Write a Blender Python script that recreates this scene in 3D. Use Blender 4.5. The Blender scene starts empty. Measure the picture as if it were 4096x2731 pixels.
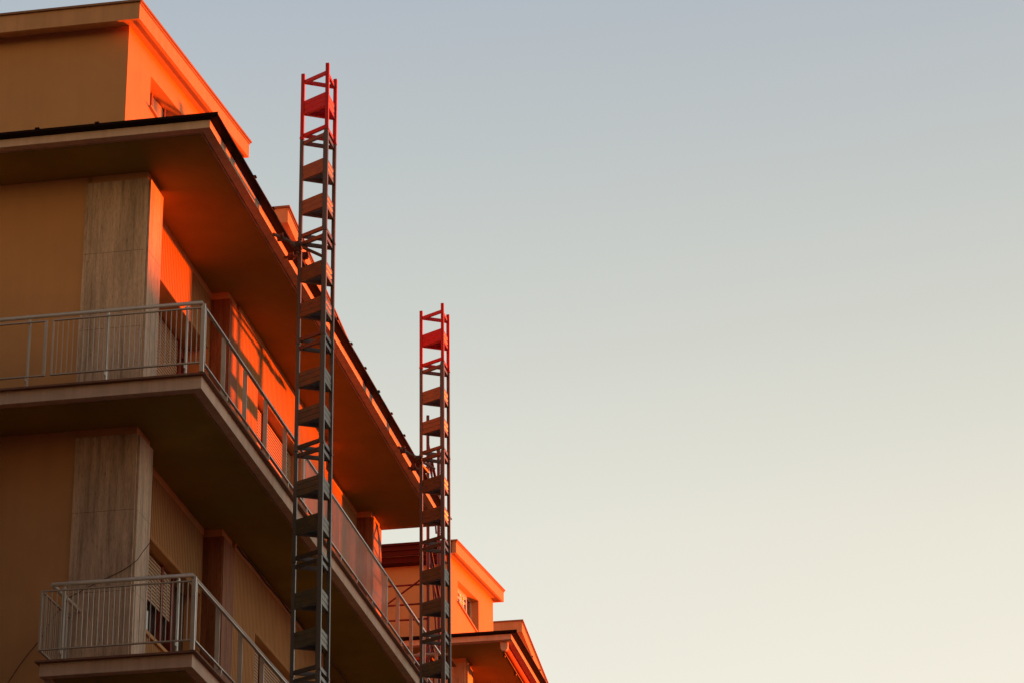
import bpy, math, random
from mathutils import Vector, Matrix
random.seed(7)
S = bpy.context.scene
COL = S.collection
PI = math.pi

# ------------------------------------------------------------------ helpers
class MB:
    """collects boxes, prisms, tubes and quads into one mesh"""
    def __init__(s): s.v = []; s.f = []; s.sm = []
    def add(s, vs, fs, smooth=False):
        n = len(s.v); s.v += [tuple(p) for p in vs]
        for f in fs: s.f.append([n + i for i in f]); s.sm.append(smooth)
    def box(s, x0, x1, y0, y1, z0, z1):
        x0, x1 = sorted((x0, x1)); y0, y1 = sorted((y0, y1)); z0, z1 = sorted((z0, z1))
        s.add([(x0,y0,z0),(x1,y0,z0),(x1,y1,z0),(x0,y1,z0),(x0,y0,z1),(x1,y0,z1),(x1,y1,z1),(x0,y1,z1)],
              [(3,2,1,0),(4,5,6,7),(0,1,5,4),(1,2,6,5),(2,3,7,6),(3,0,4,7)])
        return s
    def hexa(s, p):  # 8 points, bottom ring then top ring
        s.add(p, [(3,2,1,0),(4,5,6,7),(0,1,5,4),(1,2,6,5),(2,3,7,6),(3,0,4,7)]); return s
    def quad(s, *p): s.add(p, [tuple(range(len(p)))]); return s
    def prism(s, poly, a, b):
        """extrude closed 3-D polygon 'poly' (at a) by vector b"""
        n = len(poly); A = [Vector(p) + Vector(a) for p in poly]; B = [p + Vector(b) for p in A]
        fs = [tuple(range(n - 1, -1, -1)), tuple(range(n, 2 * n))]
        for i in range(n): j = (i + 1) % n; fs.append((i, j, n + j, n + i))
        s.add(A + B, fs); return s
    def tube(s, pts, r, seg=10, cap=True, hole=False):
        pts = [Vector(p) for p in pts]; rings = []
        up = None
        for i, p in enumerate(pts):
            d = (pts[min(i+1, len(pts)-1)] - pts[max(i-1, 0)]).normalized()
            if up is None:
                up = Vector((0,0,1)) if abs(d.z) < .9 else Vector((1,0,0))
            a = d.cross(up).normalized(); b = a.cross(d).normalized(); up = b
            rings.append([p + a*(r*math.cos(2*PI*k/seg)) + b*(r*math.sin(2*PI*k/seg)) for k in range(seg)])
        V = [q for R in rings for q in R]; F = []
        for i in range(len(pts)-1):
            for k in range(seg):
                k2 = (k+1) % seg
                F.append((i*seg+k, i*seg+k2, (i+1)*seg+k2, (i+1)*seg+k))
        s.add(V, F, True)
        if cap:
            m = (len(pts)-1)*seg
            s.add(rings[0], [tuple(range(seg-1,-1,-1))]); s.add(rings[-1], [tuple(range(seg))])
        return s
    def bar(s, a, b, w, h, up=(0,0,1)):
        """rectangular bar from a to b; w across, h along 'up'"""
        a = Vector(a); b = Vector(b); d = (b-a).normalized(); u = Vector(up)
        x = d.cross(u).normalized()*(w/2); u = x.cross(d).normalized()*(h/2)
        s.hexa([a-x-u, a+x-u, b+x-u, b-x-u, a-x+u, a+x+u, b+x+u, b-x+u]); return s
    def build(s, name, mat, parent=None, base=(0,0,0)):
        me = bpy.data.meshes.new(name)
        me.from_pydata([(p[0]-base[0], p[1]-base[1], p[2]-base[2]) for p in s.v], [], s.f)
        me.materials.append(mat)
        me.polygons.foreach_set('use_smooth', s.sm)
        me.update()
        o = bpy.data.objects.new(name, me); COL.objects.link(o)
        if parent is not None: o.parent = parent
        return o

def tag(o, label=None, cat=None, group=None, kind=None):
    if label: o['label'] = label
    if cat: o['category'] = cat
    if group: o['group'] = group
    if kind: o['kind'] = kind
    return o
def empty(name, loc, label, cat, group=None):
    o = bpy.data.objects.new(name, None); COL.objects.link(o)
    o.empty_display_size = .2; o.location = loc
    return tag(o, label, cat, group)
def copy_tree(o, parent=None):
    c = o.copy(); COL.objects.link(c); c.parent = parent
    for k in [x for x in o.children]: copy_tree(k, c)
    return c

# ------------------------------------------------------------------ materials
def nodes(name):
    m = bpy.data.materials.new(name); m.use_nodes = True
    nt = m.node_tree; b = nt.nodes['Principled BSDF']
    return m, nt, b
def N(nt, t, **kw):
    n = nt.nodes.new(t)
    for k, v in kw.items():
        if k in n.inputs: n.inputs[k].default_value = v
        else: setattr(n, k, v)
    return n
def mixc(nt, fac, a, b, mode='MIX'):
    n = nt.nodes.new('ShaderNodeMix'); n.data_type = 'RGBA'; n.blend_type = mode
    for sock, val in ((n.inputs[0], fac), (n.inputs[6], a), (n.inputs[7], b)):
        if hasattr(val, 'is_linked') or hasattr(val, 'links'): nt.links.new(val, sock)
        else: sock.default_value = val if not isinstance(val, tuple) else (*val, 1)[:4]
    return n.outputs[2]
def coords(nt, scale=(1,1,1)):
    t = nt.nodes.new('ShaderNodeTexCoord'); mp = nt.nodes.new('ShaderNodeMapping')
    mp.inputs['Scale'].default_value = scale
    nt.links.new(t.outputs['Object'], mp.inputs['Vector']); return mp.outputs['Vector']
def noise(nt, vec, scale, detail=4, rough=.6):
    n = N(nt, 'ShaderNodeTexNoise', Scale=scale, Detail=detail, Roughness=rough)
    nt.links.new(vec, n.inputs['Vector']); return n.outputs['Fac']
def ramp(nt, fac, stops):
    r = nt.nodes.new('ShaderNodeValToRGB'); nt.links.new(fac, r.inputs['Fac'])
    e = r.color_ramp.elements
    while len(e) < len(stops): e.new(.5)
    for el, (p, c) in zip(e, stops): el.position = p; el.color = (*c, 1)
    return r.outputs['Color']
def bump(nt, b, h, strength=.2, dist=.01):
    n = N(nt, 'ShaderNodeBump', Strength=strength, Distance=dist)
    nt.links.new(h, n.inputs['Height']); nt.links.new(n.outputs['Normal'], b.inputs['Normal'])
def plaster(name, c, var=.12, rough=.9, streak=.0, grain=260):
    m, nt, b = nodes(name)
    v = coords(nt)
    n1 = noise(nt, v, .9, 5, .6); n2 = noise(nt, v, grain, 3, .7)
    d = tuple(x*(1-var) for x in c); l = tuple(min(1, x*(1+var)) for x in c)
    col = ramp(nt, n1, [(.3, d), (.7, l)])
    g = ramp(nt, n2, [(.3, (.86,.86,.86)), (.7, (1.0,1.0,1.0))])
    col = mixc(nt, 1.0, col, g, 'MULTIPLY')
    if streak:
        vs = coords(nt, (3.5, 3.5, .22)); n3 = noise(nt, vs, 2.2, 5, .65)
        s = ramp(nt, n3, [(.35, (1-streak,)*3), (.6, (1,1,1))])
        col = mixc(nt, 1.0, col, s, 'MULTIPLY')
    nt.links.new(col, b.inputs['Base Color']); b.inputs['Roughness'].default_value = rough
    b.inputs['Specular IOR Level'].default_value = .15
    bump(nt, b, n2, .25, .002)
    return m
def metal(name, c, rough=.5, rust=None, amount=.5, metallic=0.0, spec=.5):
    m, nt, b = nodes(name)
    v = coords(nt)
    n1 = noise(nt, v, 7, 6, .7)
    if rust:
        col = ramp(nt, n1, [(amount-.12, c), (amount+.12, rust)])
    else:
        col = ramp(nt, n1, [(.25, tuple(x*.85 for x in c)), (.75, tuple(min(1,x*1.1) for x in c))])
    nt.links.new(col, b.inputs['Base Color'])
    b.inputs['Roughness'].default_value = rough; b.inputs['Metallic'].default_value = metallic
    b.inputs['Specular IOR Level'].default_value = spec
    n2 = noise(nt, v, 60, 3); bump(nt, b, n2, .15, .002)
    return m
def travertine(name, base, dark, light):
    m, nt, b = nodes(name)
    v = coords(nt, (24, 24, .9)); n1 = noise(nt, v, 1.0, 8, .72)
    v2 = coords(nt, (60, 60, 9.0)); n2 = noise(nt, v2, 1.3, 6, .75)
    v3 = coords(nt, (3.4, 3.4, .55)); n3 = noise(nt, v3, 1.0, 5, .65)
    col = ramp(nt, n1, [(.34, dark), (.47, base), (.62, light)])
    g = ramp(nt, n2, [(.30, (.40,.36,.32)), (.42, (.82,.80,.78)), (.58, (1,1,1))])
    col = mixc(nt, 1.0, col, g, 'MULTIPLY')
    blot = ramp(nt, n3, [(.38, (.66,.66,.66)), (.56, (1,1,1))])
    col = mixc(nt, .9, col, blot, 'MULTIPLY')
    nt.links.new(col, b.inputs['Base Color']); b.inputs['Roughness'].default_value = .7
    b.inputs['Specular IOR Level'].default_value = .25
    bump(nt, b, n2, .35, .004)
    return m

M = {}
M['plaster'] = plaster('beige_plaster', (.69,.39,.16), .07, streak=.04)
M['attic_fascia'] = plaster('attic_fascia_plaster', (.72,.43,.20), .08, streak=.12)
M['fascia'] = plaster('fascia_plaster', (.84,.65,.47), .09, streak=.16)
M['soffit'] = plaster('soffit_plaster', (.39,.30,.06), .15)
M['ribbed'] = plaster('ribbed_cladding', (.52,.285,.11), .10, streak=.10)
M['travertine'] = travertine('travertine', (.70,.54,.36), (.46,.36,.25), (.82,.65,.44))
M['brown_stone'] = travertine('brown_stone', (.32,.13,.055), (.20,.08,.03), (.38,.17,.08))
M['rail'] = metal('grey_rail_paint', (.60,.55,.43), .22, spec=.9)
M['gutter'] = metal('dark_gutter', (.018,.010,.008), .5, rust=(.03,.010,.007), amount=.62, spec=.04)
M['lip'] = plaster('brown_slab_edge', (.30,.17,.11), .15)
M['red'] = metal('red_paint', (.46,.008,.006), .5, rust=(.36,.016,.010), amount=.62)
M['mast'] = metal('rusty_steel', (.060,.060,.052), .42, rust=(.11,.075,.04), amount=.64, spec=.9)
M['mast_panel'] = metal('worn_sheet_steel', (.095,.10,.07), .48, rust=(.16,.125,.045), amount=.56, spec=1.0)
M['clamp'] = metal('rusty_clamp', (.07,.04,.03), .6, rust=(.20,.05,.02), amount=.55)
M['tie'] = metal('dirty_tube', (.13,.10,.075), .6, rust=(.20,.11,.06), amount=.55)
M['scaffold'] = metal('oxide_red_tube', (.075,.010,.007), .5, rust=(.12,.022,.010), amount=.6)
M['shutter'] = plaster('shutter_slats', (.60,.42,.24), .06, rough=.6)
M['wood'] = travertine('mahogany', (.28,.06,.03), (.16,.035,.015), (.36,.09,.04))
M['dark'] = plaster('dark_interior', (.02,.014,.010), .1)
M['white'] = metal('cream_frame', (.80,.70,.45), .35)
M['cable'] = metal('cable_rubber', (.085,.055,.04), .6)
M['awning'] = metal('awning_cloth', (.60,.07,.03), .9, spec=.1)
M['cap'] = metal('pale_plastic', (.62,.54,.40), .8, spec=.1)
M['tarp'] = plaster('brown_tarp', (.34,.19,.08), .35)
M['redbrown'] = plaster('red_brown_boards', (.11,.016,.009), .25)
M['grey_render'] = plaster('grey_render', (.16,.12,.09), .12, streak=.12)
def pane_mat(name, c, r):
    m, nt, b = nodes(name)
    n1 = noise(nt, coords(nt, (1, 2.2, .4)), 2.2, 3)
    nt.links.new(ramp(nt, n1, [(.35, tuple(x*.6 for x in c)), (.6, c)]), b.inputs['Base Color'])
    b.inputs['Roughness'].default_value = r; b.inputs['Coat Weight'].default_value = .6; b.inputs['Coat Roughness'].default_value = .05
    return m
M['blind'] = pane_mat('pane_with_blind', (.50,.42,.22), .6)
M['pale_pane'] = pane_mat('pane_with_sky_sheen', (.85,.84,.80), .5)  # bright sky reflection put into the pale pane colour
M['roof'] = plaster('roof_sheet', (.36,.22,.13), .2)
def glass():
    m, nt, b = nodes('window_glass')
    b.inputs['Base Color'].default_value = (.05,.05,.05,1); b.inputs['Roughness'].default_value = .04
    b.inputs['Specular IOR Level'].default_value = .9
    return m
M['glass'] = glass()
def ground_mat():
    m, nt, b = nodes('asphalt')
    v = coords(nt); n1 = noise(nt, v, .35, 6); n2 = noise(nt, v, 60, 3)
    col = ramp(nt, n1, [(.3, (.022,.020,.018)), (.7, (.042,.038,.034))])
    nt.links.new(col, b.inputs['Base Color']); b.inputs['Roughness'].default_value = .95
    bump(nt, b, n2, .4, .01); return m
M['asphalt'] = ground_mat()

# ------------------------------------------------------------------ key planes (metres)
XF, YF = -7.94, 26.70          # outer faces of slabs: long side / near end
YE = 40.10                     # far end of the roof slab
XL = -16.0                     # left extent, outside the picture
W1, W2 = -9.125, -8.885         # recessed bays / projecting bay
XA = -9.235                    # attic wall
ZC = 16.29                     # roof slab underside
Z1T, Z1B = 13.29, 13.143       # upper balcony slab
Z2T, Z2B = 10.185, 10.045      # lower balcony slab
BASE = (-12.0, 33.4, 0.0)

near = empty('apartment_building', BASE, 'beige apartment block with travertine corner columns and two railed balconies, nearest the viewer', 'apartment block', 'beige apartment blocks')
def part(mb, name, mat, parent=near): return mb.build(name, M[mat], parent, BASE)

# --- main walls -------------------------------------------------------------
w = MB()
w.box(XL, -9.40, 27.60, 39.80, 0, Z2B)                    # below the lower balcony
w.box(-9.40, W1, 27.60, 39.80, 0, Z2B - .003)
w.box(XL, -9.60, 27.60, 28.30, Z2B, Z1B)                  # end wall, lower storey
w.box(XL, -9.60, 27.60, 28.30, Z1B, ZC)                   # end wall, upper storey
w.box(XL, -9.60, 39.3, 39.80, Z2B, ZC)
part(w, 'wall', 'plaster')
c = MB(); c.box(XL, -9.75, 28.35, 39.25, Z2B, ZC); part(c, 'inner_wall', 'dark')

def slab(z0, z1, x0, y0, x1=XF, y1=YE, rim=.105, groove=.018):
    """slab with a drip groove under its visible edges"""
    m = MB()
    zt = z0 + .03
    m.box(x0, x1, y0, y1, zt, z1)
    m.box(x0, x1, y0, y0 + rim, z0, zt - .0)              # near rim
    m.box(x1 - rim, x1, y0 + rim, y1, z0, zt)             # side rim
    m.box(x0, x1 - rim - groove, y0 + rim + groove, y1, z0 + .001, zt)
    return m

# --- roof slab ---------------------------------------------------------------
roof = part(slab(ZC, 16.385, XL, YF), 'roof_slab', 'fascia')
g = MB()
gx, gy = XF + .115, YF - .090
g.hexa([(XL,gy,16.400),(gx,gy,16.400),(XF,YF,16.387),(XL,YF,16.387),(XL,gy,16.430),(gx,gy,16.430),(XF,YF,16.432),(XL,YF,16.432)])
g.hexa([(XF,YF,16.387),(gx,gy,16.386),(gx,YE+.02,16.386),(XF,YE+.02,16.387),(XF,YF,16.432),(gx,gy,16.402),(gx,YE+.02,16.402),(XF,YE+.02,16.432)])
g.box(XL, XF, YF, 27.3, 16.387, 16.405)
part(g, 'gutter', 'gutter', roof)
for x in (-9.93, -9.23, -10.63, -11.33):
    part(MB().box(x-.024, x+.024, 26.600, 26.66, 16.4305, 16.446), 'gutter_clip', 'gutter', roof)
for y in (28.25, 29.1, 30.75, 31.6, 32.42, 33.24, 34.08, 34.92, 35.75, 36.61, 38.3, 39.1):
    part(MB().box(XF+.045, XF+.122, y-.028, y+.028, 16.422, 16.440), 'gutter_clip', 'gutter', roof)
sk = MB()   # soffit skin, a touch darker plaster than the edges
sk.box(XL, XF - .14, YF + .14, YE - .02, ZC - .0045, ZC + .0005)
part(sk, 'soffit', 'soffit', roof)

# --- columns, cornice bands, ribbed bays ---------------------------------------
def column(z0, z1, xl, joints, cap=.10):
    m = MB(); zs = [z0] + joints + [z1 - cap]
    for i in range(len(zs) - 1):
        a, b = zs[i] + (.004 if i else 0), zs[i+1]
        m.box(xl, -8.912, 27.578, 27.598, a, b)                # front slabs of stone
        m.box(-8.915, -8.888, 27.612, 28.10, a, b)             # side slabs, open joint between
    o = part(m, 'stone_column', 'travertine')
    k = MB(); k.box(xl + .004, -8.925, 27.60, 28.08, z0, z1 - .0)
    part(k, 'column_core', 'plaster', o)
    return o
def pier(y0, y1, z0, z1, xin, cap=.10, mat='brown_stone'):
    m = MB(); m.box(-9.6, -8.880, y0 + .02, y1, z0, z1 - cap)
    m.box(-9.6, -8.892, y0, y0 + .017, z0, z1 - cap)
    o = part(m, 'pier', mat)
    k = MB(); k.box(-9.6, -8.902, y0 + .012, y1 - .05, z1 - cap, z1)
    part(k, 'pier_cap', 'plaster', o)
    return o
PITCH = .066
def ribs(m, X, y0, y1, z0, z1, pitch=PITCH, gap=.017, depth=.034):
    n = max(1, round((y1 - y0)/pitch)); p = (y1 - y0)/n
    a = X - depth
    for i in range(n):
        ya = y0 + i*p; yb = ya + p - gap; yc = ya + p
        m.quad((X,ya,z0),(X,yb,z0),(X,yb,z1),(X,ya,z1))
        m.quad((X,yb,z0),(a,yb+.004,z0),(a,yb+.004,z1),(X,yb,z1))
        m.quad((a,yb+.004,z0),(a,yc-.004,z0),(a,yc-.004,z1),(a,yb+.004,z1))
        m.quad((a,yc-.004,z0),(X,yc,z0),(X,yc,z1),(a,yc-.004,z1))
    # closing edges, so that the sheet has a real thickness
    m.quad((X,y0,z0),(X,y0,z1),(X-.06,y0,z1),(X-.06,y0,z0))
    m.quad((X,y1,z0),(X-.06,y1,z0),(X-.06,y1,z1),(X,y1,z1))
    m.quad((X-.001,y0,z0),(X-.001,y1,z0),(X-.06,y1,z0),(X-.06,y0,z0))
    m.quad((X-depth-.002,y0,z0),(X-depth-.002,y1,z0),(X-depth-.002,y1,z1),(X-depth-.002,y0,z1))
def bay(X, y0, y1, z0, z1, band=.095, hole=None):
    """ribbed cladding with a plain band under the slab; hole = (y0, y1, sill, head)"""
    m = MB(); zt = z1 - band
    if hole:
        h0, h1, s, h = hole
        if h0 > y0 + .03: ribs(m, X, y0, h0, z0, zt)
        if h1 < y1 - .03: ribs(m, X, h1, y1, z0, zt)
        ribs(m, X, h0, h1, h, zt)
        if s > z0 + .05: ribs(m, X, h0, h1, z0, s)
    else: ribs(m, X, y0, y1, z0, zt)
    o = part(m, 'ribbed_wall', 'ribbed')
    b = MB(); b.box(X - .25, X + .004, y0, y1, zt, z1 - .001)
    part(b, 'plain_band', 'plaster', o)
    if hole:
        r = MB()                                            # reveal: soffit, jambs, sill
        d = .55
        r.box(X - d, X - .003, h0 + .006, h1 - .006, h - .005, h + .05)
        r.box(X - d, X - .003, h0 - .05, h0 + .005, s, h - .006); r.box(X - d, X - .003, h1 - .005, h1 + .05, s, h - .006)
        r.box(X - d, X + .03, h0 + .006, h1 - .006, s - .04, s + .004)
        part(r, 'window_reveal', 'plaster', o)
    return o
def slats(m, X, y0, y1, z0, z1, pitch=.042):
    n = max(1, round((z1 - z0)/pitch)); p = (z1 - z0)/n
    for i in range(n):
        a = z0 + i*p
        m.hexa([(X-.012,y0,a+.004),(X-.002,y0,a+.004),(X-.002,y1,a+.004),(X-.012,y1,a+.004),(X-.016,y0,a+p-.006),(X-.006,y0,a+p-.006),(X-.006,y1,a+p-.006),(X-.016,y1,a+p-.006)])
def window(X, h0, h1, s, h, shutters, frames, leaf=None, shut_z=None, deep=.135):
    """set back in its opening: dark room behind, wooden frame, roller shutters"""
    sx = X - deep
    f = MB()
    for a, b in frames: f.box(sx - .06, sx + .012, a, b, s, h)
    f.box(sx - .10, sx - .03, h0, h1, s, s + .06)
    if leaf:
        a, b = leaf
        f.box(sx - .05, sx - .002, a, a + .07, s, h - .06); f.box(sx - .05, sx - .002, b - .07, b, s, h - .06)
        f.box(sx - .05, sx - .004, a + .07, b - .07, s, s + .95); f.box(sx - .05, sx - .004, a+.07, b-.07, h - .16, h - .06)
    o = part(f, 'window', 'wood')
    for a, b in shutters:
        m = MB(); slats(m, sx, a, b, shut_z if shut_z else s, h - .035)
        part(m, 'roller_shutter', 'shutter', o)
    gm = MB(); gm.box(sx - .075, sx - .065, h0, h1, s, h); part(gm, 'pane', 'glass', o)
    return o

for (z0, z1, xl, low) in ((Z1T, ZC, -9.65, 0), (Z2T, Z1B, -9.62, 1)):
    column(z0, z1, xl, [11.23, 12.155] if low else [14.34, 15.285])
    pier(31.0 + .03*low, 31.45 + .1*low, z0, z1, W1)
    pier(39.20, 39.84, z0, z1, W1)
    hd = z0 + (2.225 if not low else 2.10)
    h1 = (28.16, 30.96, z0 + (.0 if not low else .98), hd)
    bay(W1, 28.10, 31.0, z0, z1, hole=h1)
    if low: window(W1, *h1, [(28.20, 30.17)], [(29.78, 29.84), (30.2, 30.26)], leaf=None, shut_z=11.70)
    else:   window(W1, *h1, [(28.20, 30.60)], [(30.62, 30.68)], leaf=(30.70, 30.95), deep=.29)
    h2 = (32.46 + .14*low, 34.78 + .1*low, z0, hd + .02)
    bay(W2, 31.46 + .1*low, 36.16, z0, z1, hole=h2)
    window(W2, *h2, [(h2[0]+.03, h2[0]+.70), (h2[0]+.90, h2[1]-.03)], [(h2[0]+.78, h2[0]+.88)])
    bay(W1, 36.16, 39.20, z0, z1)
    e = MB(); e.box(W1 - .1, W2 - .003, 36.16, 36.22, z0, z1 - .002); part(e, 'bay_return', 'plaster')

# pipe clipped along the wall head of the lower balcony
p = MB(); pts = [(W2 + .02, 31.6 + i*.35, 13.10 - .012*math.sin(i*1.9)) for i in range(25)]
p.tube(pts, .011, 6); part(p, 'wall_conduit', 'cable')

# --- balconies -------------------------------------------------------------------
def balcony(zt, zb, x0, left_return, first_panel, side_posts, bal_zone):
    s = slab(zb, zt, x0 if x0 > XL else XL, YF)
    o = part(s, 'balcony', 'fascia')
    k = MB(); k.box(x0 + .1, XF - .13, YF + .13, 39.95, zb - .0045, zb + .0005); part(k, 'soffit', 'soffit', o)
    zl = zt + .021
    l = MB()
    l.box(x0 - (.04 if left_return else 0), XF + .055, YF - .052, YF + .10, zt + .0005, zl)
    l.box(XF - .10, XF + .055, YF + .10, YE, zt + .0005, zl)
    l.box(x0, XF - .10, YF + .10, YE, zt + .0003, zl - .004)
    if left_return: l.box(x0 - .04, x0 + .1, YF + .10, 27.59, zt + .0005, zl)
    part(l, 'slab_edge', 'lip', o)
    hz, tz, bz = zl + .825, zl + .747, zl + .108           # handrail axis, panel top, panel bottom
    xr, yr = -7.965, 26.68                                   # handrail line
    xp, yp = -7.915, 26.645                                  # panel plane
    h = MB()
    xs = (x0 + .10) if left_return else XL
    h.tube([(xs, yr, hz), (xr, yr, hz), (xr, 39.80, hz)], .0235, 12)
    h.tube([(xr, yr, hz), (xr, yr + .001, hz)], .0255, 12)
    if left_return: h.tube([(xs, yr, hz), (xs, 27.58, hz)], .0235, 12)
    h.tube([(xr, 39.80, hz), (-8.85, 39.82, hz)], .0235, 12)
    part(h, 'handrail', 'rail', o)
    def panel(a, b, along, fixed, bars=True, t=.014):
        m = MB(); hh = .013
        def bx(u0, u1, v, z0, z1, d=.014):
            if along == 'x': m.box(u0, u1, fixed - d/2, fixed + d/2, z0, z1)
            else: m.box(fixed - d/2, fixed + d/2, u0, u1, z0, z1)
        bx(a, b, 0, tz - hh/2, tz + hh/2, .030); bx(a, b, 0, bz - hh/2, bz + hh/2, .030)
        bx(a, a + t, 0, bz + hh/2, tz - hh/2, .026); bx(b - t, b, 0, bz + hh/2, tz - hh/2, .026)
        if bars:
            n = max(1, round((b - a)/.0575))
            for i in range(1, n):
                u = a + (b - a)*i/n
                bx(u - .004, u + .004, 0, bz + hh/2, tz - hh/2, .008)
        return part(m, 'railing_panel', 'rail', o)
    def post(x, y, wx, wy, top=hz - .02, foot=True):
        m = MB(); m.box(x - wx/2, x + wx/2, y - wy/2, y + wy/2, zl, top)
        if foot:                                             # small bracket out to the panel
            if wy > wx:
                m.box(x - .006, x + .006, yp - .012, y, bz - .05, bz - .008)
                m.box(x - .010, x + .010, yp - .012, y, tz + .009, tz + .021)
            else:
                m.box(x, xp + .004, y - .012, y + .012, bz - .075, bz - .062); m.box(x, xp + .012, y - .009, y + .009, bz - .062, bz - .009)
                m.box(x, xp + .004, y - .014, y + .014, tz + .009, tz + .020)
        part(m, 'railing_post', 'rail', o)
    # end side
    if left_return:
        panel(-9.578, -7.935, 'x', yp)
        panel(yp, 27.3, 'y', -9.578); panel(27.32, 27.56, 'y', -9.578)
        for x in (-9.346, -8.108): post(x, 26.70, .016, .05)
        post(-9.50, 27.2, .05, .016, foot=False)
    else:
        panel(-9.622, -7.935, 'x', yp)
        panel(-12.4, -9.685, 'x', yp, False, .03); panel(-14.2, -12.45, 'x', yp)
        for x in (-9.012, -8.120, -9.905, -10.797, -11.69, -12.58, -13.5): post(x, 26.70, .016, .05)
    m = MB(); m.box(-7.946, -7.905, 26.63, 26.671, zl, tz + .02); m.box(-7.940, -7.912, 26.665, 26.69, tz + .02, hz - .02)
    part(m, 'railing_post', 'rail', o)
    # long side
    a, b = bal_zone
    panel(26.672, a - .02, 'y', xp, False, .02)
    if b > a: panel(a, b, 'y', xp); panel(b + .03, 39.78, 'y', xp, False, .02)
    for y in side_posts: post(-7.962, y, .05, .012)
    return o
sp = [27.60 + .918*i for i in range(14)]
balcony(Z1T, Z1B, XL, False, None, sp, (31.10, 35.82))
balcony(Z2T, Z2B, -9.578, True, None, [27.69 + .925*i for i in range(14)], (33.5, 37.2))

# --- attics ------------------------------------------------------------------------
SL = .1315
def attic(y0, y1, z0, rising, win=None):
    """mono-pitch attic: walls from the roof deck up to a sloping roof"""
    k = SL if rising else -SL
    zt = lambda y: z0 + k*(y - y0)                           # underside of roof on the wall line
    f = 16.35
    m = MB()
    def wq(ya, yb, la, lb, ha, hb, x=XA): m.quad((x,ya,la),(x,yb,lb),(x,yb,hb),(x,ya,ha))
    if win:
        a, b, s, ha = win; hb = ha + k*(b - a)
        wq(y0, a, f, f, zt(y0), zt(a)); wq(b, y1, f, f, zt(b), zt(y1))
        wq(a, b, f, f, s, s); wq(a, b, ha, hb, zt(a), zt(b))
        d = .17
        m.quad((XA,a,ha),(XA,b,hb),(XA-d,b,hb),(XA-d,a,ha)); m.quad((XA,a,s),(XA-d,a,s),(XA-d,b,s),(XA,b,s))
        m.quad((XA,a,s),(XA,a,ha),(XA-d,a,ha),(XA-d,a,s)); m.quad((XA,b,s),(XA-d,b,s),(XA-d,b,hb),(XA,b,hb))
    else: wq(y0, y1, f, f, zt(y0), zt(y1))
    m.quad((XL,y0,f),(XA,y0,f),(XA,y0,zt(y0)),(XL,y0,zt(y0)))
    m.quad((XA,y1,f),(XL,y1,f),(XL,y1,zt(y1)),(XA,y1,zt(y1)))
    m.quad((XL,y0,f),(XL,y0,zt(y0)),(XL,y1,zt(y1)),(XL,y1,f))
    o = part(m, 'attic', 'plaster')
    # roof: sheared box with fascia, a soffit set up inside the rim, and a metal lip
    xo, ya, yb = XA + .20, y0 - .25, y1 + .10
    if not rising: ya, yb = y0 - .06, y1 + .10
    zb = lambda y: zt(y) - .035
    T = .225
    def sh(mm, x0, x1, u0, u1, lo, hi):
        mm.hexa([(x0,u0,zb(u0)+lo),(x1,u0,zb(u0)+lo),(x1,u1,zb(u1)+lo),(x0,u1,zb(u1)+lo),
                 (x0,u0,zb(u0)+hi),(x1,u0,zb(u0)+hi),(x1,u1,zb(u1)+hi),(x0,u1,zb(u1)+hi)])
    r = MB()
    sh(r, XL, xo, ya, yb, .032, T)
    sh(r, xo - .045, xo, ya, yb, 0, .0318)
    sh(r, XL, xo - .0453, ya, ya + .05, 0, .0318); sh(r, XL, xo - .0453, yb - .05, yb, 0, .0318)
    rf = part(r, 'attic_roof', 'attic_fascia', o)
    l = MB()
    sh(l, XL, xo + .028, ya - .028, yb + .03, T + .0005, T + .026)
    sh(l, xo + .001, xo + .012, ya - .012, yb, T - .028, T)
    part(l, 'roof_lip', 'roof', o)
    return o, zt
at1, zt1 = attic(27.60, 32.15, 18.250, True, (28.50, 30.60, 17.645, 18.058))
at2, zt2 = attic(34.42, 39.30, 18.900, False)
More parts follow.
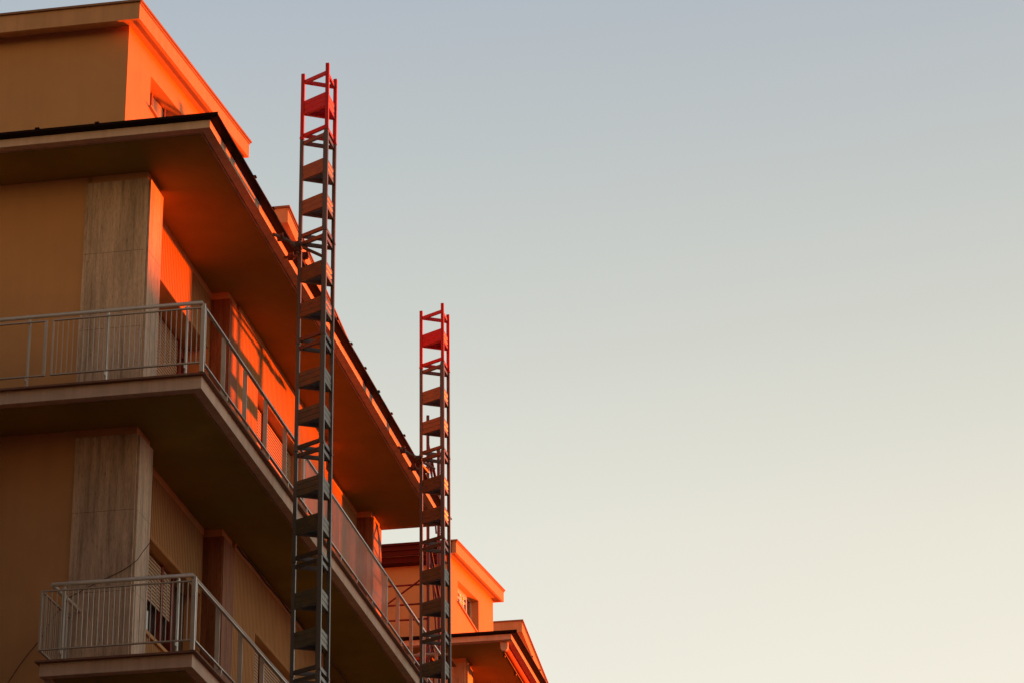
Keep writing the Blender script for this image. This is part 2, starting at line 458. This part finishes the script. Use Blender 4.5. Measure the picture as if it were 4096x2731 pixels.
# attic window behind the sloping head, one style for each block
def attic_window(style, dy, parent, base):
    d = XA - .15; o = None
    zh = lambda y: 18.058 + SL*(y - 28.50)
    def sl(m, x0, x1, a, b, lo, hi):
        m.hexa([(x0,a+dy,zh(a)+lo),(x1,a+dy,zh(a)+lo),(x1,b+dy,zh(b)+lo),(x0,b+dy,zh(b)+lo),(x0,a+dy,zh(a)+hi),(x1,a+dy,zh(a)+hi),(x1,b+dy,zh(b)+hi),(x0,b+dy,zh(b)+hi)])
    f = MB(); blind = style == 'blind'; fr = 'wood' if blind else 'white'
    def up(m, a, b, t=.012, lo=.0): m.box(d - .03, d + t, a + dy, b + dy, 17.66 + lo, zh(a) - .004)
    up(f, 28.50, 28.55); up(f, 30.54, 30.60)
    f.box(d - .03, d + .010, 28.55 + dy, 30.54 + dy, 17.645, 17.685)
    sl(f, d - .03, d + .010, 28.55, 30.54, -.03, .0)
    if blind: up(f, 28.99, 29.05); up(f, 29.53, 29.60); up(f, 29.62, 29.66)
    else:
        up(f, 28.60, 29.10); up(f, 29.38, 29.50, .016); up(f, 29.76, 29.92, .004); up(f, 29.95, 30.02, .03)
        sl(f, d - .03, d + .030, 28.55, 29.95, -.105, -.004); sl(f, d - .03, d + .020, 28.55, 29.95, -.20, -.165)
    o = f.build('attic_window', M[fr], parent, base)
    def pane(a, b, mat, x): 
        g = MB(); g.hexa([(x-.006,a+dy,17.67),(x,a+dy,17.67),(x,b+dy,17.67),(x-.006,b+dy,17.67),(x-.006,a+dy,zh(a)-.02),(x,a+dy,zh(a)-.02),(x,b+dy,zh(b)-.02),(x-.006,b+dy,zh(b)-.02)])
        g.build('pane', M[mat], o, base)
    if blind: pane(28.55, 29.53, 'blind', d - .006); pane(29.66, 30.54, 'glass', d - .006)
    else: pane(29.10, 29.38, 'pale_pane', d - .006); pane(29.50, 29.76, 'pale_pane', d - .006); pane(30.02, 30.54, 'glass', d - .006)
    g = MB(); g.box(XA - .17, XA + .035, 28.46 + dy, 30.64 + dy, 17.615, 17.640); g.build('window_sill', M['attic_fascia'], o, base)

# --- the second block: the same building one module farther on --------------------------
far = copy_tree(near)
far.location = (BASE[0], BASE[1] + 19.36, BASE[2])
tag(far, 'second beige apartment block behind the right mast, only its orange attics and eave in view', 'apartment block', 'beige apartment blocks')
FB = (BASE[0], BASE[1] + 19.36, BASE[2])
attic_window('blind', 0, near, BASE)
attic_window('frames', 19.36, far, FB)
st = MB()
st.box(-14.5, -9.12, 46.672, 46.705, 18.20, 18.405)
for i, (za, zb_) in enumerate(((18.372, 18.415), (18.275, 18.318), (18.178, 18.21))):
    st.box(-14.5, -9.12, 46.63 + .012*i, 46.6715, za, zb_)
st.box(-14.5, -9.25, 46.74, 46.955, 18.075, 18.177)
st.build('stepped_cornice', M['redbrown'], far, FB)

# ------------------------------------------------------------------ hoist masts
MS = 1.3737                     # section height
def mast(xa, ya, ztop, label, red_top):
    s = .418; h = .866*s
    zj = ztop - .922           # joint under the red half section
    A = Vector((xa, ya, 0)); B = Vector((xa + h, ya - s/2, 0)); Cc = Vector((xa + h, ya + s/2, 0))
    root = empty('hoist_mast', (xa + .57*h, ya, 0), label, 'hoist mast', 'triangular steel masts beside the block')
    base = tuple(root.location)
    lw = .043
    def seg_panel(m, P, Q, z0, hh=.186):
        d = (Q - P).normalized(); out = Vector((d.y, -d.x, 0))
        ctr = (A + B + Cc)/3
        if out.dot(P - ctr) < 0: out = -out
        P = P + d*.026; Q = Q - d*.026
        prof = [(-.035,0),(.006,0),(.006,.044),(.001,.054),(.001,.064),(.006,.074),(.006,.114),(.001,.124),(.001,.132),(.006,.142),(.006,hh),(-.030,hh)]
        inner = [(u - .004 if 0 < i < len(prof)-1 else u, v + (.004 if i < 2 else (-.004 if i > len(prof)-3 else 0))) for i, (u, v) in enumerate(prof)]
        poly = [P + out*u + Vector((0,0,z0+v)) for u, v in prof] + [P + out*u + Vector((0,0,z0+v)) for u, v in reversed(inner)]
        m.prism(poly, (0,0,0), Q - P)
    def section(z0, z1, mat, pmat, half=False):
        def ring(zz, t=.046, w=.030):
            ctr = (A + B + Cc)/3; m = MB(); V = []
            for dz in (-t/2, t/2):
                for kk in (1.02, 1.02 - w/(s/math.sqrt(3))*2):
                    for P in (A, B, Cc):
                        q = ctr + (P - ctr)*kk; V.append((q.x, q.y, zz + dz))
            F = []
            for i in range(3):
                j = (i+1) % 3
                F += [(i, j, 3+j, 3+i), (6+i, 9+i, 9+j, 6+j), (i, 6+i, 6+j, j), (3+i, 3+j, 9+j, 9+i)]
            m.add(V, F); return m
        o = ring(z0 + .055).build('mast_section', M[mat], root, base)
        for P in (A, B, Cc):
            g = MB(); g.box(P.x - lw/2, P.x + lw/2, P.y - lw/2, P.y + lw/2, z0 + .002, z1 - .002)
            g.box(P.x - lw*.60, P.x + lw*.60, P.y - lw*.60, P.y + lw*.60, z0 + .004, z0 + .030)
            if P is B and not half:                        # toothed rack on the near leg
                x = P.x - lw/2
                g.box(x - .010, x - .0005, P.y - .018, P.y + .012, z0 + .03, z1 - .01)
            g.build('mast_leg', M[mat], o, base)
        if not half:
            rk = MB(); x = B.x - lw/2 - .010; n = 52
            for i in range(n):
                zz = z0 + .04 + i*(MS - .07)/n
                rk.box(x - .008, x - .0004, B.y - .016, B.y + .010, zz, zz + .013)
            rk.build('rack', M[mat], o, base)
        ring(z1 - .05 if not half else z1 - .115).build('crossbar_ring', M[mat], o, base)
        for off in ((.34, .813) if not half else (.345,)):
            for P, Q in ((A, B), (B, Cc), (A, Cc)):
                m = MB(); seg_panel(m, P, Q, z0 + off); m.build('stiffener_panel', M[pmat], o, base)
        return o
    r = section(zj, ztop - .0, 'red', 'red', True); r['label'] = 'red painted top section'
    for P, dz in ((A, 0.0), (B, .0), (Cc, 0.0)):
        pass
    sec0 = section(zj - MS, zj, 'mast', 'mast_panel')
    n = int(zj // MS)
    for i in range(1, n):
        c = copy_tree(sec0, root); c.location = (0, 0, -MS*i)
    f = MB(); f.box(xa - .35, xa + h + .35, ya - .55, ya + .55, 0, max(.06, zj - MS*n)); f.build('base_plate', M['mast'], root, base)
    return root, base, A, B, Cc
m1, b1, A1, B1, C1 = mast(-7.665, 29.76, 18.595, 'taller left triangular steel mast with red top section, clamped to the near roof gutter', True)
m2, b2, A2, B2, C2 = mast(-7.665, 37.00, 18.535, 'smaller right triangular steel mast with red top section, by the near block far end', True)

def tie(root, base, tubes, clamps):
    t = MB()
    for a, b in tubes:
        t.tube([a, b], .021, 10)
    o = t.build('wall_tie', M['tie'], root, base)
    for (x, y, z, r) in clamps:
        m = MB()
        m.tube([(x, y - r, z), (x, y + r, z)], .034, 8); m.box(x - .03, x + .03, y - .018, y + .018, z - .045, z + .045)
        m.tube([(x + .03, y, z - .05), (x + .03, y, z + .06)], .009, 6); m.tube([(x - .045, y + .02, z + .01), (x + .05, y + .02, z + .01)], .010, 6)
        m.box(x + .02, x + .045, y - .03, y + .03, z - .02, z + .016)
        m.build('clamp', M['clamp'], o, base)
tie(m1, b1, [((-7.90, 29.37, 16.225), (-7.43, 30.06, 16.19)), ((-7.93, 30.03, 16.22), (-7.61, 29.98, 16.20)), ((-7.68, 29.70, 16.10), (-7.68, 29.70, 16.26)), ((-7.72, 29.55, 16.17), (-7.68, 30.06, 16.19))],
    [(-7.84, 29.46, 16.215, .03), (-7.70, 29.68, 16.20, .035), (-7.67, 29.69, 16.17, .03), (-7.66, 29.99, 16.20, .03), (-7.85, 30.02, 16.22, .03), (-7.74, 30.02, 16.21, .03)])
tie(m2, b2, [((-7.90, 36.53, 16.225), (-7.555, 37.41, 16.195)), ((-7.93, 37.33, 16.21), (-7.66, 37.46, 16.20)), ((-7.71, 36.80, 16.17), (-7.67, 37.50, 16.19))],
    [(-7.86, 36.62, 16.21, .03), (-7.70, 37.02, 16.20, .035), (-7.68, 36.90, 16.17, .03), (-7.70, 37.44, 16.20, .03), (-7.86, 37.36, 16.22, .035), (-7.79, 37.42, 16.20, .03)])

# ------------------------------------------------------------------ red scaffold in the gap between the blocks
sc = empty('scaffold', (-8.8, 41.4, 0), 'red tubular scaffold tower with braces and guard rails in the gap between the two blocks', 'scaffold')
sb = tuple(sc.location)
def spart(name, pts, r, seg=8, mat='scaffold'):
    return MB().tube(pts, r, seg).build(name, M[mat], sc, sb)
x1, ya, yb = -8.385, 41.0, 41.86
for (x, y, zt) in ((x1, ya, 18.52), (x1, yb, 18.30), (-9.95, ya, 18.0), (-9.95, yb, 18.0)):
    s_ = spart('standard', [(x, y, 0), (x, y, zt)], .026)
    for zc in (15.66, 17.05, 18.25, 16.25):
        if zc < zt: MB().tube([(x, y, zc - .03), (x, y, zc + .03)], .032, 8).build('coupler', M['clamp'], s_, sb)
for z in (15.66, 15.34, 15.09):
    spart('guard_rail', [(x1, ya - .03, z), (-9.95, ya - .03, z)], .0165)
spart('brace', [(-9.06, ya - .05, 15.34), (x1 - .01, ya - .05, 15.80)], .016)
for (z0, z1) in ((18.02, 17.52), (16.42, 15.75), (14.95, 14.35)):
    spart('brace', [(x1, ya + .03, z0), (x1, yb, z1)], .024)
    spart('brace', [(x1 - .03, ya + .03, z0 - .10), (x1 - .03, yb - .02, z1 - .12)], .015)
    spart('brace', [(x1 - .012, ya + .02, z0 - .52), (x1 - .012, ya + .30, z0 - .17)], .010)
    spart('brace', [(x1 - .012, ya + .30, z0 - .17), (x1 - .02, yb - .10, z1 - .75)], .014)
for z in (17.33, 15.95, 14.55):
    spart('transom', [(x1, ya, z), (x1, yb, z)], .02); spart('transom', [(-9.95, ya, z), (-9.95, yb, z)], .02)
    if z > 17: spart('ledger', [(x1, yb, z - .05), (-9.95, yb, z - .05)], .018)
for z in (14.50,):
    pm = MB()
    for i in range(4): pm.box(-10.0, x1 + .06, ya + .02 + i*.21, ya + .21 + i*.21, z - .06, z - .02)
    pm.build('deck', M['wood'], sc, sb)
# crumpled tarpaulin on the deck
tp = MB(); nx, ny = 18, 12
V = []
for j in range(ny + 1):
    for i in range(nx + 1):
        u, v = i/nx, j/ny
        e = math.sin(PI*u)**.6*math.sin(PI*v)**.7
        V.append((-8.72 + .66*u, 41.03 + .62*v, 14.49 + e*(.13 + .06*math.sin(7*u + 3*v) + .035*math.sin(15*u - 11*v) + .02*math.sin(23*v + 9*u))))
F = [(j*(nx+1)+i, j*(nx+1)+i+1, (j+1)*(nx+1)+i+1, (j+1)*(nx+1)+i) for j in range(ny) for i in range(nx)]
tp.add(V, F)
tag(tp.build('tarpaulin', M['tarp']), 'crumpled brown tarpaulin lying on the scaffold deck behind the right mast', 'tarpaulin')

# ------------------------------------------------------------------ rolled awning under the far eave
aw = empty('rolled_awning', (-8.09, 46.2, 16.15), 'rolled up awning with pale round end cap hanging under the eave of the far block', 'awning')
ab = tuple(aw.location)
MB().tube([(-8.085, 46.27, 16.19), (-8.085, 52.5, 16.19)], .056, 16).build('cloth_roll', M['awning'], aw, ab)
m = MB(); m.tube([(-8.09, 46.17, 16.19), (-8.09, 46.262, 16.19)], .066, 18); m.box(-8.156, -8.024, 46.175, 46.258, 16.192, 16.285); m.build('end_cap', M['cap'], aw, ab)
m = MB(); m.box(-8.14, -8.10, 46.3, 52.5, 16.118, 16.14); m.build('front_bar', M['clamp'], aw, ab)
for y in (46.42, 47.55, 48.6, 49.8):
    m = MB(); m.box(-8.16, -8.12, y, y + .06, 16.09, 16.285); m.build('bracket', M['clamp'], aw, ab)

# ------------------------------------------------------------------ loose cable across the lower column
cp = [(-8.70,27.56,11.76),(-8.784,27.56,11.654),(-8.845,27.56,11.56),(-8.93,27.565,11.50),(-9.012,27.565,11.452),(-9.118,27.565,11.406),(-9.35,27.565,11.308),(-9.593,27.57,11.19),(-9.76,27.585,11.0),(-9.911,27.59,10.736),(-10.022,27.59,10.604),(-10.141,27.59,10.441),(-10.248,27.59,10.269),(-10.6,27.59,9.8)]
tag(MB().tube(cp, .0042, 6).build('loose_cable', M['cable']), 'thin dark cable sagging across the lower travertine column and the wall beside it', 'cable')

# ------------------------------------------------------------------ surroundings
gd = MB(); gd.quad((-1500,-1500,0),(1500,-1500,0),(1500,1500,0),(-1500,1500,0))
tag(gd.build('ground', M['asphalt']), kind='structure')
# unseen house added, its outline shaped to cast shadow on the near block
hx, hy = 13.5, 112.0
hs = empty('shading_house', (hx, hy, 0), 'unseen gabled house added toward the low sun to shade the near block', 'house')
hb = tuple(hs.location)
LOWSUN = math.radians(1.3); K = .275
def hpt(u, along, z):          # u across the sun direction, along it
    n = Vector((math.cos(math.atan(K)), -math.sin(math.atan(K)), 0)); sdir = Vector((math.sin(math.atan(K)), math.cos(math.atan(K)), 0))
    p = n*u + sdir*along; return (p.x, p.y, z)
D0, D1 = 112.0, 124.0
prof = [(-31, 8.4), (-31, 9.6), (-26, 12.0), (-19, 15.3), (-17.6, 15.95), (-17.1, 16.55), (-16.6, 16.98), (-16, 17.12), (-14.96, 17.4), (-11, 18.6), (4, 12.0), (4, 11.2)]  # outline fitted to the wanted shadow edge
r = MB(); P0 = [hpt(u, D0, z) for u, z in prof]; P1 = Vector(hpt(0, D1, 0)) - Vector(hpt(0, D0, 0))
r.prism(P0, (0,0,0), P1); r.build('shading_roof', M['redbrown'], hs, hb)
ch = MB(); ch.prism([hpt(u, D0 + 2.0, z) for u, z in ((-18.9, 14.2), (-18.9, 17.75), (-17.95, 17.75), (-17.95, 14.2))], (0,0,0), Vector(hpt(0, 1.0, 0))); ch.build('shade_chimney', M['redbrown'], hs, hb)  # stack added to shade the far recessed bay
wl = MB(); wl.prism([hpt(u, D0 + .6, z) for u, z in ((-29, 0), (-29, 9.2), (-19, 14.4), (-11, 17.6), (3, 11.2), (3, 0))], (0,0,0), P1*.9)
wl.build('house_wall', M['plaster'], hs, hb)

# blocks added outside the view to keep the low sky off the lower storeys
def block(name_at, x0, x1, y0, y1, h, label, face):
    o = empty('shading_block', ((x0+x1)/2, (y0+y1)/2, 0), label, 'apartment block'); b_ = tuple(o.location)
    MB().box(x0, x1, y0, y1, 0, h - .3).build('block_wall', M['grey_render'], o, b_)
    MB().box(x0 - .3, x1 + .3, y0 - .3, y1 + .3, h - .3, h).build('block_roof', M['grey_render'], o, b_)
    for z in (1.0, 4.1, 7.2, 10.0):
        for i in range(7):
            m = MB()
            if face == 'y': u = x0 + 2 + (x1 - x0 - 4)*i/6; m.box(u - .7, u + .7, y1 - .03, y1 + .06, z, z + 1.6)
            else: u = y0 + 2 + (y1 - y0 - 4)*i/6; m.box(x0 - .06, x0 + .03, u - .7, u + .7, z, z + 1.6)
            m.build('block_window', M['glass'], o, b_)
block(0, -44, -9.95, 6, 23.5, 14.9, 'lower flat roofed block added out of view to shade the near end wall, left of the picture', 'y')
block(1, 6.8, 20, -25, 20.5, 16.4, 'unseen flat roofed block added across the street to shade the lower storeys, right of the picture', 'x')

# ------------------------------------------------------------------ light and sky
AZ = math.atan(K)              # sun direction measured from +Y toward +X
sun_dir = Vector((math.sin(AZ)*math.cos(LOWSUN), math.cos(AZ)*math.cos(LOWSUN), math.sin(LOWSUN)))
L = bpy.data.lights.new('sun', 'SUN'); L.energy = 5.0; L.angle = math.radians(.5); L.color = (1.0, .095, .0005)
lo = bpy.data.objects.new('sun', L); COL.objects.link(lo)
lo.rotation_euler = sun_dir.to_track_quat('Z', 'Y').to_euler()

Wd = bpy.data.worlds.new('World'); S.world = Wd; Wd.use_nodes = True
nt = Wd.node_tree; bg = nt.nodes['Background']
sky = nt.nodes.new('ShaderNodeTexSky'); sky.sky_type = 'NISHITA'; sky.sun_disc = False
sky.sun_elevation = LOWSUN; sky.sun_rotation = AZ; sky.air_density = 1.0; sky.dust_density = 2.0; sky.ozone_density = 1.0
tc = nt.nodes.new('ShaderNodeTexCoord'); nrm = nt.nodes.new('ShaderNodeVectorMath'); nrm.operation = 'NORMALIZE'
nt.links.new(tc.outputs['Generated'], nrm.inputs[0])
sp_ = nt.nodes.new('ShaderNodeSeparateXYZ'); nt.links.new(nrm.outputs[0], sp_.inputs[0])
dt = nt.nodes.new('ShaderNodeVectorMath'); dt.operation = 'DOT_PRODUCT'; nt.links.new(nrm.outputs[0], dt.inputs[0]); dt.inputs[1].default_value = (math.sin(AZ), math.cos(AZ), 0)
def lin(r, g, b): return tuple(((c/255)/12.92 if c/255 <= .04045 else ((c/255+.055)/1.055)**2.4) for c in (r, g, b))
grad = ramp(nt, sp_.outputs['Z'], [(0.0, lin(249,238,214)), (.25, lin(245,241,228)), (.335, lin(232,230,218)), (.40, lin(211,213,206)), (.46, lin(193,199,200)), (.53, lin(175,184,197)), (.75, lin(118,128,146)), (1.0, lin(84,96,116))])
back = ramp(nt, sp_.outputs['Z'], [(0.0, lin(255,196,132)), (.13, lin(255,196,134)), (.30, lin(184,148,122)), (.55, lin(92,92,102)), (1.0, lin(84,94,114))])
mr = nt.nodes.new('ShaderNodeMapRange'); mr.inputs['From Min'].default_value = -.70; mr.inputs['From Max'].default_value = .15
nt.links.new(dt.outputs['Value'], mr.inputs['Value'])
flat = nt.nodes.new('ShaderNodeVectorMath'); flat.operation = 'MULTIPLY'; nt.links.new(nrm.outputs[0], flat.inputs[0]); flat.inputs[1].default_value = (1, 1, 0)
fn = nt.nodes.new('ShaderNodeVectorMath'); fn.operation = 'NORMALIZE'; nt.links.new(flat.outputs[0], fn.inputs[0])
dt2 = nt.nodes.new('ShaderNodeVectorMath'); dt2.operation = 'DOT_PRODUCT'; nt.links.new(fn.outputs[0], dt2.inputs[0]); dt2.inputs[1].default_value = (math.sin(AZ), math.cos(AZ), 0)
side = ramp(nt, dt2.outputs['Value'], [(.80, (.950,.980,1.0)), (.985, (1.0,.992,.970))])
grad = mixc(nt, 1.0, grad, side, 'MULTIPLY')
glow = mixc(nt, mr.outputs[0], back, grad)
EXPO = 2.3
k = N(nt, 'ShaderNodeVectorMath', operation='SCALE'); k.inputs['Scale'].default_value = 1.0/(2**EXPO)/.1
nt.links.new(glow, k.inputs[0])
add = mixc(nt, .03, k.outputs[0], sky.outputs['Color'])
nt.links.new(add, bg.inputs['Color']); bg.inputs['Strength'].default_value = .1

# ------------------------------------------------------------------ camera
cd = bpy.data.cameras.new('camera'); cam = bpy.data.objects.new('camera', cd); COL.objects.link(cam)
cd.sensor_width = 36.0; cd.lens = 36.0*11178.45/4096; cd.clip_end = 5000; cd.clip_start = .1
Rx = Vector((0.98465, 0.17372, -0.01319)); Rd = Vector((-.08130, .39083, -.91687)); Rf = Vector((-.15410, .90392, .39898))
f_ = Rf.normalized(); x_ = (Rx - f_*Rx.dot(f_)).normalized(); y_ = x_.cross(f_) * -1
up = -(Rd - f_*Rd.dot(f_) - x_*Rd.dot(x_)).normalized()
mat = Matrix((( x_.x, up.x, -f_.x, 0), (x_.y, up.y, -f_.y, 0), (x_.z, up.z, -f_.z, 1.6), (0,0,0,1)))
cam.matrix_world = mat
S.camera = cam
S.render.engine = 'CYCLES'
S.cycles.use_denoising = True
S.cycles.max_bounces = 8; S.cycles.diffuse_bounces = 5
S.view_settings.view_transform = 'Standard'; S.view_settings.look = 'None'; S.view_settings.exposure = EXPO; S.view_settings.gamma = 1
S.render.resolution_x = 1024; S.render.resolution_y = 682
